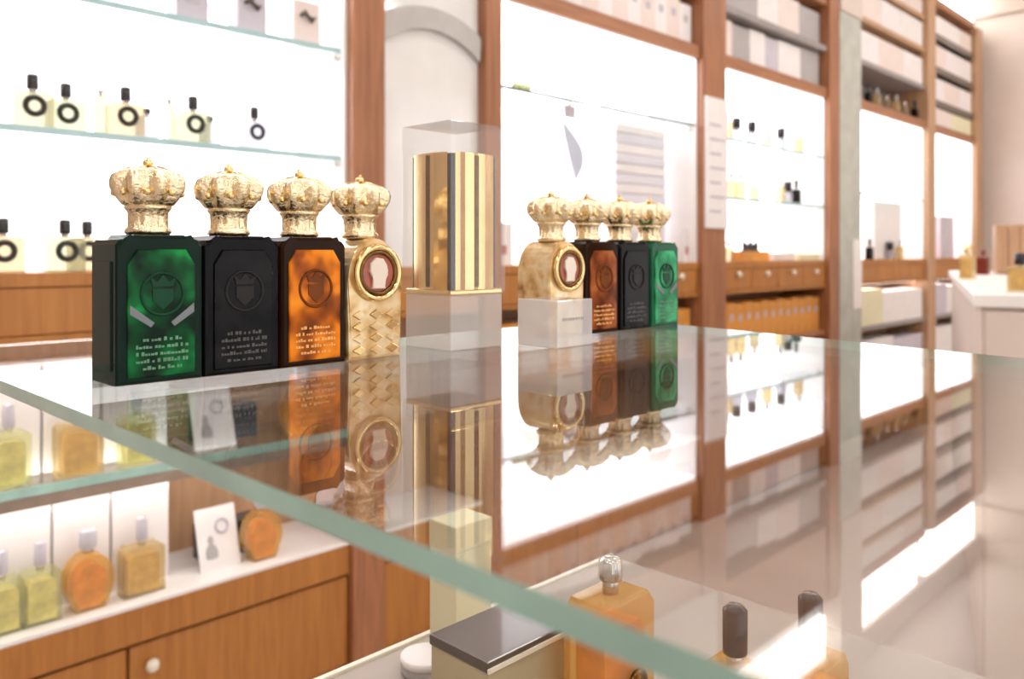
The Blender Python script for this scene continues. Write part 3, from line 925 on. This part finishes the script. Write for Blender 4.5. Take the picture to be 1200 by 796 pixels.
for nm, x0, x1, wd in farb:
    sbox('wall_shelf', x0, x1, W, YB - 0.002, Z(-0.52), Z(-0.49), 'grey_board', 'grey shelf board low in the far bay ' + wd, 'shelf', bevel=0.002)
    cols = [('box_cream', 'box_white', 'box_white'), ('box_lavender', 'box_white', 'box_grey')][nm == 'second']
    carton_row(x0 + 0.01, x1 - 0.01, -0.49, [(1.1, 0.24, cols[0]), (1, 0.22, cols[1]), (0.9, 0.22, cols[2])],
               [('cream' if nm == 'first' else 'lavender') + ' carton low in the far bay ' + wd, 'white carton low in the far bay ' + wd, ('second white' if nm == 'first' else 'grey') + ' carton low in the far bay ' + wd],
               'cartons low in the far bays', y0=W + 0.01, mark=False)
    carton_row(x0 + 0.01, x1 - 0.01, DECK, [(1.1, 0.30, 'box_white'), (1, 0.28, 'box_lavender')], ['white carton at the foot of the far bay ' + wd, 'lavender carton at the foot of the far bay ' + wd],
               'cartons at the foot of the far bays', y0=W + 0.01, mark=False)

# ------------------------------------------------------------------ lower left: big cartons, tester bottles, cards
YC = W + 0.11
bx = [(-150, -78), (-76, -8), (-6, 60), (62, 129), (131, 198)]
lw = ['first big white carton of the bottom row, near end', 'second big white carton of the bottom row', 'big white carton behind the two yellow green testers', 'big white carton behind the round amber tester', 'big white carton behind the square honey tester']
for (a, b), lab in zip(bx, lw):
    x0, x1 = wx(a, YC), wx(b, YC)
    t = thing('perfume_carton', lab, 'box', ((x0 + x1) / 2, YC, Z(DECK)), 0, 'big cartons on the white base board')
    hw_ = (x1 - x0) / 2 - 0.001
    obj('body', MB().box(-hw_, hw_, 0, 0.12, 0, 0.275, 0.002), 'box_white', t)
    obj('lid', MB().box(-hw_ - 0.0005, hw_ + 0.0005, -0.001, 0.121, 0.235, 0.277, 0.002), 'box_white', t)
lw = ['first white carton on the thick glass shelf, near end', 'second white carton on the thick glass shelf', 'third white carton on the thick glass shelf', 'white carton on the thick glass shelf beside the honey tester',
      'white carton on the thick glass shelf beside the upright card']
SHZ = -0.548
for (a, b), lab in zip(((-150, -80), (-78, -14), (-12, 48), (50, 118), (120, 196)), lw):
    x0, x1 = wx(a, YC), wx(b, YC)
    t = thing('perfume_carton', lab, 'box', ((x0 + x1) / 2, YC, Z(SHZ)), 0, 'white cartons on the thick glass shelf')
    hw_ = (x1 - x0) / 2 - 0.001
    obj('body', MB().box(-hw_, hw_, 0, 0.12, 0, 0.27, 0.002), 'box_white', t)
    obj('lid', MB().box(-hw_ - 0.0005, hw_ + 0.0005, -0.001, 0.121, 0.23, 0.272, 0.002), 'box_white', t)
YT = W + 0.055
hs = make_flacon('tester_bottle', 'x', 'flacon_honey', 0.105, 0.05, 0.135, 0.028, 0.06, 'cap_lavender', ring=False, liquid='honey_liquid')
ar = make_flacon('tester_bottle', 'x', 'flacon_amber', 0.112, 0.05, 0.150, 0.040, 0.045, 'cap_lavender', ring=False, liquid='amber_liquid', shape='round')
ys = make_flacon('tester_bottle', 'x', 'tester_green', 0.085, 0.05, 0.135, 0.026, 0.055, 'cap_lavender', ring=False, liquid='pale_liquid')
for proto, px, z, lab in ((ys, 2, DECK, 'yellow green tester bottle on the white base board, near end'), (ys, 47, DECK, 'second yellow green tester bottle on the white base board'),
                          (ar, 103, DECK, 'round amber tester bottle on the white base board among big cartons'), (hs, 166, DECK, 'square honey tester bottle on the white base board'),
                          (ar, 306, DECK, 'round amber tester bottle beside the white tilted card on the base board'),
                          (ys, 10, SHZ, 'yellow green tester bottle on the thick glass shelf, near end'), (hs, 92, SHZ, 'square honey tester bottle on the thick glass shelf'),
                          (ys, 160, SHZ, 'yellow green tester bottle under the dark green crown bottle'), (ar, 352, SHZ, 'round amber tester bottle on the thick glass shelf by the wooden post')):
    place(proto, (on_wall(px, YT), YT, Z(z)), lab, 'tester bottles on the low shelves')


def card_set(px, z, label1, label2, tilt):
    x = on_wall(px, W + 0.10)
    sbox('gift_box', x - 0.02, x + 0.16, W + 0.125, W + 0.20, Z(z), Z(z) + 0.10, 'box_black', label1, 'box', bevel=0.003)
    c = thing('display_card', label2, 'card', (x, W + 0.06, Z(z)), 0)
    b = obj('card', MB().box(-0.06, 0.06, 0, 0.004, 0, 0.17, 0.001), 'box_white', c, (0, 0, 0), (math.radians(-16), 0, 0))
    obj('printed_figure', MB().lathe([(0, 0.0), (0.016, 0.002), (0.018, 0.02), (0.012, 0.036), (0.006, 0.04), (0.009, 0.052), (0.005, 0.062), (0, 0.064)], 16), 'box_grey', b, (-0.022, -0.001, 0.03)).scale = (1, 0.08, 1)
    obj('printed_ring', MB().ring_y(0.015, 0.115, -0.001, 0.018, 0.004, 20, 6), 'print_lilac', b)


card_set(246, SHZ, 'black gift box behind the upright card on the thick glass shelf', 'white tilted card with grey figure on the thick glass shelf', 0)
card_set(252, DECK, 'black gift box behind the tilted card on the base board', 'white tilted card with grey figure on the base board', 0)

# ------------------------------------------------------------------ island counter at the far right
ix, iy = 2.42, 0.66
ir = math.atan2(0.303, 0.953)
isl = thing('island_counter', 'beige island counter with white top near the far wall', 'counter', (ix, iy, 0), ir)
CT = Z(-0.11)
obj('body', MB().box(0.02, 3.2, -1.0, -0.02, 0.08, CT - 0.035, 0.006), 'beige_wall', isl)
obj('worktop', MB().box(0.0, 3.22, -1.02, 0.0, CT - 0.035, CT, 0.004), 'white_lacquer', isl)
obj('plinth', MB().box(0.06, 3.16, -0.96, -0.06, 0.0, 0.08), 'wood_tan', isl)
for k in range(3):
    obj('end_panel', MB().box(0.008, 0.02, -0.98 + k * 0.32, -0.98 + k * 0.32 + 0.312, 0.1, CT - 0.045, 0.003), 'beige_wall', isl)


def floor_pt(px, py, z):
    t = (CAMZ - z) * F_PX / (py - HY)
    o = (px - CX) / F_PX
    return (t * (CA + SA * o), t * (SA - CA * o), z), t


def island_item(proto, px, py, lab, s):
    p, t = floor_pt(px, py, CT)
    return place(proto, p, lab, 'bottles on the island counter', (s, s, s))


it1 = make_flacon('counter_bottle', 'x', 'flacon_honey', 0.065, 0.05, 0.11, 0.03, 0.03, 'gold_polish', ring=False, liquid='honey_liquid')
it2 = make_flacon('counter_bottle', 'x', 'red_dark', 0.05, 0.05, 0.10, 0.026, 0.03, 'red_dark', ring=False)
it3 = make_flacon('counter_bottle', 'x', 'flacon_honey', 0.07, 0.05, 0.075, 0.03, 0.032, 'cap_black', ring=False, liquid='honey_liquid')
island_item(it1, 1134, 327, 'tall gold capped honey bottle at the corner of the island counter', 1.0)
island_item(it2, 1152, 322, 'dark red bottle behind the honey one on the island counter', 0.95)
island_item(it3, 1196, 342, 'yellow bottle with black cap at the front of the island counter', 1.0)
p, t_ = floor_pt(1186, 321, CT)
bxo = obj('wooden_display_box', MB().box(-0.11, 0.11, -0.08, 0.08, 0, 0.25, 0.006), 'wood_tan', None, p, (0, 0, ir))
tag(bxo, 'tan wooden display box standing on the island counter', 'box')
for k in range(3):
    obj('front_slat', MB().box(-0.118, -0.11, -0.075 + 0.052 * k, -0.075 + 0.052 * k + 0.046, 0.01, 0.24, 0.002), 'wood_tan', bxo)

# ------------------------------------------------------------------ glass table top and showcase
GT = 0.0076
gx0 = 0.139
pts = [(gx0, -0.30), (0.60, -0.30), (0.694, 0.146), (0.781, 0.60), (gx0, 0.60)]
lp = [(x - gx0, y + 0.30) for x, y in pts]
CASE = Z(-0.36)
gt_ = obj('glass_table_top', MB().prism(lp, 0, GT, mi=0, side_mi=1), ['table_glass', 'glass_edge'], None, (gx0, -0.30, GZ - GT))
tag(gt_, 'clear glass table top with green edge carrying the crown topped bottles', 'table top')
sp_ = obj('glass_support', MB().box(-0.23, 0.23, -0.005, 0.005, 0, GZ - GT - CASE, 0.001), 'shelf_glass', None, (gx0 + 0.23, -0.285, CASE))
tag(sp_, 'long upright glass pane holding up the glass table top', 'glass pane')
sp_ = obj('glass_support', MB().box(-0.005, 0.005, -0.14, 0.14, 0, GZ - GT - CASE, 0.001), 'shelf_glass', None, (gx0 + 0.45, -0.13, CASE))
tag(sp_, 'short upright glass pane at the far side of the glass table top', 'glass pane')
cse = thing('display_case', 'low beige display counter under the glass table top', 'counter', (gx0, -0.30, 0))
CL = 0.64
obj('case_body', MB().box(0.0, CL, 0.0, 0.90, 0.0, CASE - 0.0215, 0.004), 'case_beige', cse)
obj('case_deck', MB().box(-0.005, CL + 0.005, -0.005, 0.900, CASE - 0.0215, CASE - 0.0015, 0.002), 'case_beige', cse)
obj('back_rim', MB().box(-0.005, CL + 0.005, 0.900, 0.906, CASE - 0.0215, CASE + 0.001, 0.001), 'cream_edge', cse)
obj('deck_inlay', MB().box(0.02, CL - 0.02, 0.02, 0.885, CASE - 0.0015, CASE), 'case_beige', cse)

# ---- things in the case under the glass
CZ = CASE
t = thing('cream_carton', 'upright pale cream carton with embossed ring under the glass table', 'box', (0.505, 0.560, CZ))
obj('body', MB().box(-0.024, 0.020, -0.018, 0.018, 0, 0.118, 0.0015), 'box_cream', t)
obj('embossed_ring', MB().ring_y(-0.006, 0.018, -0.0185, 0.012, 0.0018, 24, 6), 'box_olive', t)
obj('lid', MB().box(-0.0245, 0.0205, -0.0185, 0.0185, 0.094, 0.1185, 0.0015), 'box_cream', t)
t = thing('flat_gift_box', 'flat olive gift box with dark brown lid under the glass table', 'box', (0.427, 0.430, CZ))
obj('body', MB().box(-0.043, 0.043, -0.030, 0.030, 0, 0.076, 0.0015), 'box_olive', t)
obj('lid', MB().box(-0.044, 0.044, -0.031, 0.031, 0.076, 0.084, 0.0015), 'box_dark', t)
obj('lid_trim', MB().box(-0.0445, 0.0445, -0.0325, -0.031, 0.077, 0.080), 'cream_edge', t)
t = thing('grey_sample_pot', 'low grey pot with white lid beside the cream carton', 'pot', (0.452, 0.548, CZ))
obj('pot', MB().lathe([(0.019, 0), (0.021, 0.002), (0.021, 0.009), (0.019, 0.010)], 24), 'box_grey', t)
obj('lid', MB().lathe([(0.022, 0.010), (0.022, 0.015), (0.020, 0.016)], 24), 'box_white', t)
am = make_flacon('amber_bottle', 'wide amber perfume bottle with silver cap under the glass table', 'flacon_amber', 0.062, 0.034, 0.125, 0.017, 0.016, 'cap_silver', ring=False, liquid='amber_liquid')
am.location = (0.470, 0.363, CZ)
obj('seal', MB().lathe([(0, -0.001), (0.010, -0.001), (0.010, 0.0015), (0, 0.0015)], 20), 'gold_dark', am, (0.008, -0.018, 0.055), (math.radians(90), 0, 0))
ab = make_flacon('amber_bottle', 'slim amber bottle with purple black cap next to the wide amber one', 'flacon_amber', 0.042, 0.034, 0.108, 0.0155, 0.030, 'cap_black', ring=False, liquid='amber_liquid')
ab.location = (0.466, 0.262, CZ)
dup(ab, (0.516, 0.236, CZ), 'slim amber bottle with black cap farthest from the wide amber one')


# ------------------------------------------------------------------ crown bottles
def crown_mesh():
    H0 = 0.0
    m = MB()
    # crown: flared band, bulb and top
    prof = [(0.0125, 0.0175), (0.0150, 0.0185), (0.0175, 0.0225), (0.0198, 0.0275), (0.0203, 0.0320), (0.0190, 0.0360), (0.0155, 0.0390), (0.0100, 0.0408), (0.0045, 0.0415), (0.0, 0.0417)]
    amp = [0.02, 0.05, 0.10, 0.14, 0.15, 0.15, 0.12, 0.07, 0.0, 0]
    m.lathe(prof, 64, lobes=(8, amp))
    return m


def collar_mesh():
    m = MB()
    prof = [(0.0120, 0.0), (0.0135, 0.0012), (0.0135, 0.0035), (0.0112, 0.0050), (0.0112, 0.0140), (0.0130, 0.0155), (0.0140, 0.0170), (0.0130, 0.0185)]
    m.lathe(prof, 60, lobes=(12, [0, 0, 0, 0.06, 0.06, 0, 0, 0]))
    return m


def arch_mesh():
    m = MB()
    path = []
    for i in range(11):
        u = i / 10
        a = math.radians(-35 + 125 * u)
        path.append((0.0218 * math.cos(a) if a < math.pi / 2 else 0.0, 0, 0.0300 + 0.0120 * math.sin(a)))
    m.tube(path, 0.0013, 6)
    return m


def cross_mesh():
    m = MB()
    m.lathe([(0, 0.0412), (0.0026, 0.0422), (0.0034, 0.0440), (0.0026, 0.0458), (0, 0.0468)], 14)
    m.box(-0.0009, 0.0009, -0.0009, 0.0009, 0.0462, 0.0480)
    return m


CROWN = crown_mesh().mesh('crown', 'gold_crown')
COLLAR = collar_mesh().mesh('collar', 'gold_crown')
ARCH = arch_mesh().mesh('crown_arch', 'gold_polish')
FINIAL = cross_mesh().mesh('finial', 'gold_polish')
PEARL = MB().lathe([(0, -0.0022), (0.0016, -0.0016), (0.0022, 0), (0.0016, 0.0016), (0, 0.0022)], 10).mesh('pearl', 'gold_polish')
BH, BW, BD = 0.0885, 0.0515, 0.040


def add_stopper(root, z):
    s = obj('stopper', CROWN, None, root, (0, 0, z)) if False else bpy.data.objects.new('stopper', CROWN)
    scene.collection.objects.link(s)
    s.parent = root
    s.location = (0, 0, z)
    for nm, me, n in (('collar', COLLAR, 1), ('crown_arch', ARCH, 8), ('finial', FINIAL, 1), ('pearl', PEARL, 8)):
        for k in range(n):
            o = bpy.data.objects.new(nm, me)
            scene.collection.objects.link(o)
            o.parent = s
            a = 2 * math.pi * (k + (0.5 if nm == 'pearl' else 0)) / n
            if nm == 'crown_arch':
                o.rotation_euler = (0, 0, a)
            if nm == 'pearl':
                o.location = (0.0190 * math.cos(a), 0.0190 * math.sin(a), 0.0255)
    return s


def body_prof(w, h):
    return [(-w / 2, 0), (w / 2, 0), (w / 2, h * 0.93), (w * 0.455, h * 0.965), (w * 0.33, h * 0.975), (w * 0.29, h), (-w * 0.29, h), (-w * 0.33, h * 0.975), (-w * 0.455, h * 0.965), (-w / 2, h * 0.93)]


def crown_bottle(label, dark, panel, relief, lettering, ribbon, loc, group):
    t = thing('crown_bottle', label, 'bottle', loc, 0, group)
    obj('body', MB().vprism(body_prof(BW, BH), -BD / 2, BD / 2, bevel=0.0025), dark, t)
    pw = BW * 0.39
    fy = -BD / 2
    pan = obj('front_panel', MB().vprism([(-pw, 0.004), (pw, 0.004), (pw, BH * 0.80), (pw * 0.72, BH * 0.90), (-pw * 0.72, BH * 0.90), (-pw, BH * 0.80)], fy - 0.0016, fy + 0.002, bevel=0.0008), panel, t)
    # side panels
    for s in (-1, 1):
        obj('side_panel', MB().box(s * BW / 2 - 0.001, s * BW / 2 + 0.001, -BD * 0.32, BD * 0.32, 0.008, BH * 0.82, 0.0008), dark, t)
    # crest: ring, shield and crown
    y = fy - 0.0018
    cz = BH * 0.60
    cr = obj('crest', MB().ring_y(0, cz, y, 0.0125, 0.0010, 28, 6), relief, pan)
    m = MB()
    m.vprism([(-0.006, cz + 0.003), (0.006, cz + 0.003), (0.006, cz - 0.004), (0, cz - 0.0095), (-0.006, cz - 0.004)], y - 0.0006, y + 0.001)
    m.vprism([(-0.006, cz + 0.0045), (0.006, cz + 0.0045), (0.0078, cz + 0.0105), (0.0035, cz + 0.0072), (0, cz + 0.0115), (-0.0035, cz + 0.0072), (-0.0078, cz + 0.0105)], y - 0.0006, y + 0.001)
    obj('crest_shield', m, relief, pan)
    if ribbon:
        for s in (-1, 1):
            q = [(s * 0.019, cz - 0.006), (s * 0.019, cz - 0.0115), (s * 0.007, cz - 0.0195), (s * 0.005, cz - 0.0170)]
            obj('ribbon', MB().vprism(q if s < 0 else q[::-1], y - 0.0004, y + 0.001), 'print_silver', pan)
    rnd = random.Random(len(label))
    for r in range(5):
        m = MB()
        zz = 0.0085 + r * 0.0042
        x = -0.0155 + (0.004 if r in (0, 4) else 0)
        xe = -x
        while x < xe:
            lw_ = rnd.uniform(0.0010, 0.0022)
            m.box(x, min(x + lw_, xe), y - 0.0001, y + 0.0008, zz, zz + rnd.choice((0.0012, 0.0016, 0.0022)))
            x += lw_ + rnd.choice((0.0005, 0.0006, 0.0018))
        obj('lettering', m, lettering, pan)
    add_stopper(t, BH)
    return t


def gold_bottle(label, loc, group):
    t = thing('crown_bottle', label, 'bottle', loc, 0, group)
    w, h = BW * 0.92, BH
    prof = [(-w / 2, 0), (w / 2, 0)]
    prof += [(w / 2 * math.cos(a), h * 0.66 + h * 0.34 * math.sin(a)) for a in [math.pi * i / 18 for i in range(19)]]
    obj('body', MB().vprism(prof, -BD / 2, BD / 2, bevel=0.003), 'gold_glass', t)
    fy = -BD / 2
    cz = h * 0.71
    med = obj('medallion', MB().vprism([(0.0185 * math.cos(a), cz + 0.0185 * math.sin(a)) for a in [2 * math.pi * i / 40 for i in range(40)]], fy - 0.003, fy + 0.001, bevel=0.0008), 'cameo_red', t)
    obj('medallion_rim', MB().ring_y(0, cz, fy - 0.003, 0.0188, 0.0024, 40, 8), 'gold_polish', med)
    obj('inner_rim', MB().ring_y(0, cz, fy - 0.0032, 0.0152, 0.0017, 36, 6), 'gold_dark', med)
    m = MB()
    head = [(-0.006, -0.0115), (0.0055, -0.0115), (0.0042, -0.0065), (0.0060, -0.0045), (0.0078, -0.001), (0.0066, 0.0015), (0.0068, 0.006), (0.0035, 0.0105), (-0.003, 0.0112), (-0.0078, 0.007), (-0.0080, 0.001), (-0.0050, -0.004)]
    m.vprism([(x, cz + z) for x, z in head], fy - 0.0052, fy - 0.002, bevel=0.0008)
    obj('cameo_head', m, 'cameo_cream', med)
    for k in range(4):
        zz = 0.007 + k * 0.0085
        for s in (-1, 0, 1):
            c = [(s * 0.0145 - 0.0062, zz), (s * 0.0145, zz - 0.0036), (s * 0.0145 + 0.0062, zz), (s * 0.0145, zz + 0.0036)]
            obj('cut_facet', MB().vprism(c, fy - 0.0016, fy + 0.001, bevel=0.0006), 'gold_polish' if (k + s) % 2 else 'gold_glass', t)
    add_stopper(t, BH * 0.995)
    return t


YR = 0.515
gl_ = 'crown topped bottles nearest the gold bar display'
row1 = 'row of crown bottles at the green edged end of the glass table'
row2 = 'row of crown bottles behind the frosted block'
spec = {'green': ('green_dark', 'green_panel', 'relief_green', 'print_green', True), 'black': ('black_glass', 'black_panel', 'relief_black', 'print_grey', False),
        'amber': ('amber_dark', 'amber_panel', 'relief_amber', 'print_amber', False),
        'green_light': ('green_mid', 'green_light_panel', 'relief_green', 'print_green', True), 'amber_red': ('amber_dark', 'amber_red_panel', 'relief_amber', 'print_amber', False)}
crown_bottle('dark green crown topped bottle at the end of the big row beside the glass edge', *spec['green'], (0.2045, YR, GZ), row1)
crown_bottle('black crown topped bottle between the big green and big orange bottles', *spec['black'], (0.2570, YR, GZ), row1)
crown_bottle('bright orange crown topped bottle between the black and the golden one with cameo', *spec['amber'], (0.3095, YR, GZ), row1)
gold_bottle('golden crown topped bottle with cameo medallion beside the clear acrylic block', (0.3610, YR, GZ), row1)
gold_bottle('golden crown topped bottle with cameo standing behind the frosted block', (0.5760, YR, GZ), row2)
crown_bottle('reddish brown crown topped bottle between the far golden and far black bottles', *spec['amber_red'], (0.6290, YR, GZ), row2)
crown_bottle('black crown topped bottle beside the far green one', *spec['black'], (0.6820, YR, GZ), row2)
crown_bottle('green crown topped bottle at the far corner of the glass table', *spec['green_light'], (0.7350, YR, GZ), row2)

# ------------------------------------------------------------------ acrylic block with gold bars, frosted block
AX, AY = 0.455, 0.515
t = thing('acrylic_block', 'clear square acrylic block carrying the gold bar display', 'block', (AX, AY, GZ))
obj('block', MB().box(-0.0285, 0.0285, -0.0285, 0.0285, 0, 0.044, 0.0012), 'acrylic_base', t)
g = thing('gold_bar_display', 'tall clear case with polished gold panels on the acrylic block', 'display', (AX, AY, GZ + 0.044))
obj('base_rim', MB().box(-0.0285, 0.0285, -0.0285, 0.0285, 0, 0.004, 0.001), 'gold_polish', g)
obj('dark_core', MB().box(-0.0245, 0.0245, -0.0245, 0.0245, 0.004, 0.113, 0.001), 'box_black', g)
for dx, dy in ((-1, 0), (1, 0), (0, -1), (0, 1)):
    m = MB()
    nn = 10
    prof = [(-0.0205 + 0.042 * i / nn, 0.0250 + 0.0040 * math.sin(math.pi * i / nn)) for i in range(nn + 1)] + [(0.0215, 0.0246), (-0.0205, 0.0246)]
    if dx:
        q = [(dx * v, u) for u, v in prof]
    else:
        q = [(u, dy * v) for u, v in prof]
    m.prism(q, 0.004, 0.114)
    p_ = obj('gold_panel', m, 'gold_polish', g)
    m = MB()
    if dx:
        m.box(dx * 0.0287 - 0.0008, dx * 0.0287 + 0.0006, -0.003, 0.001, 0.006, 0.112)
    else:
        m.box(-0.003, 0.001, dy * 0.0287 - 0.0008, dy * 0.0287 + 0.0006, 0.006, 0.112)
    obj('inlay_strip', m, 'gold_dark', p_)
obj('clear_cover', MB().box(-0.0305, 0.0305, -0.0305, 0.0305, 0.0005, 0.138, 0.001), 'acrylic', g)
t = thing('frosted_block', 'low frosted white acrylic block in front of the far golden bottle', 'block', (0.522, 0.462, GZ))
obj('block', MB().box(-0.0225, 0.0225, -0.0225, 0.0225, 0, 0.039, 0.001), 'acrylic_frost', t)
m = MB()
rnd = random.Random(4)
x = -0.016
while x < 0.013:
    w_ = rnd.uniform(0.001, 0.003)
    m.box(x, x + w_, -0.0229, -0.0224, 0.022, 0.0242)
    x += w_ + 0.0008
obj('lettering', m, 'box_grey', t)
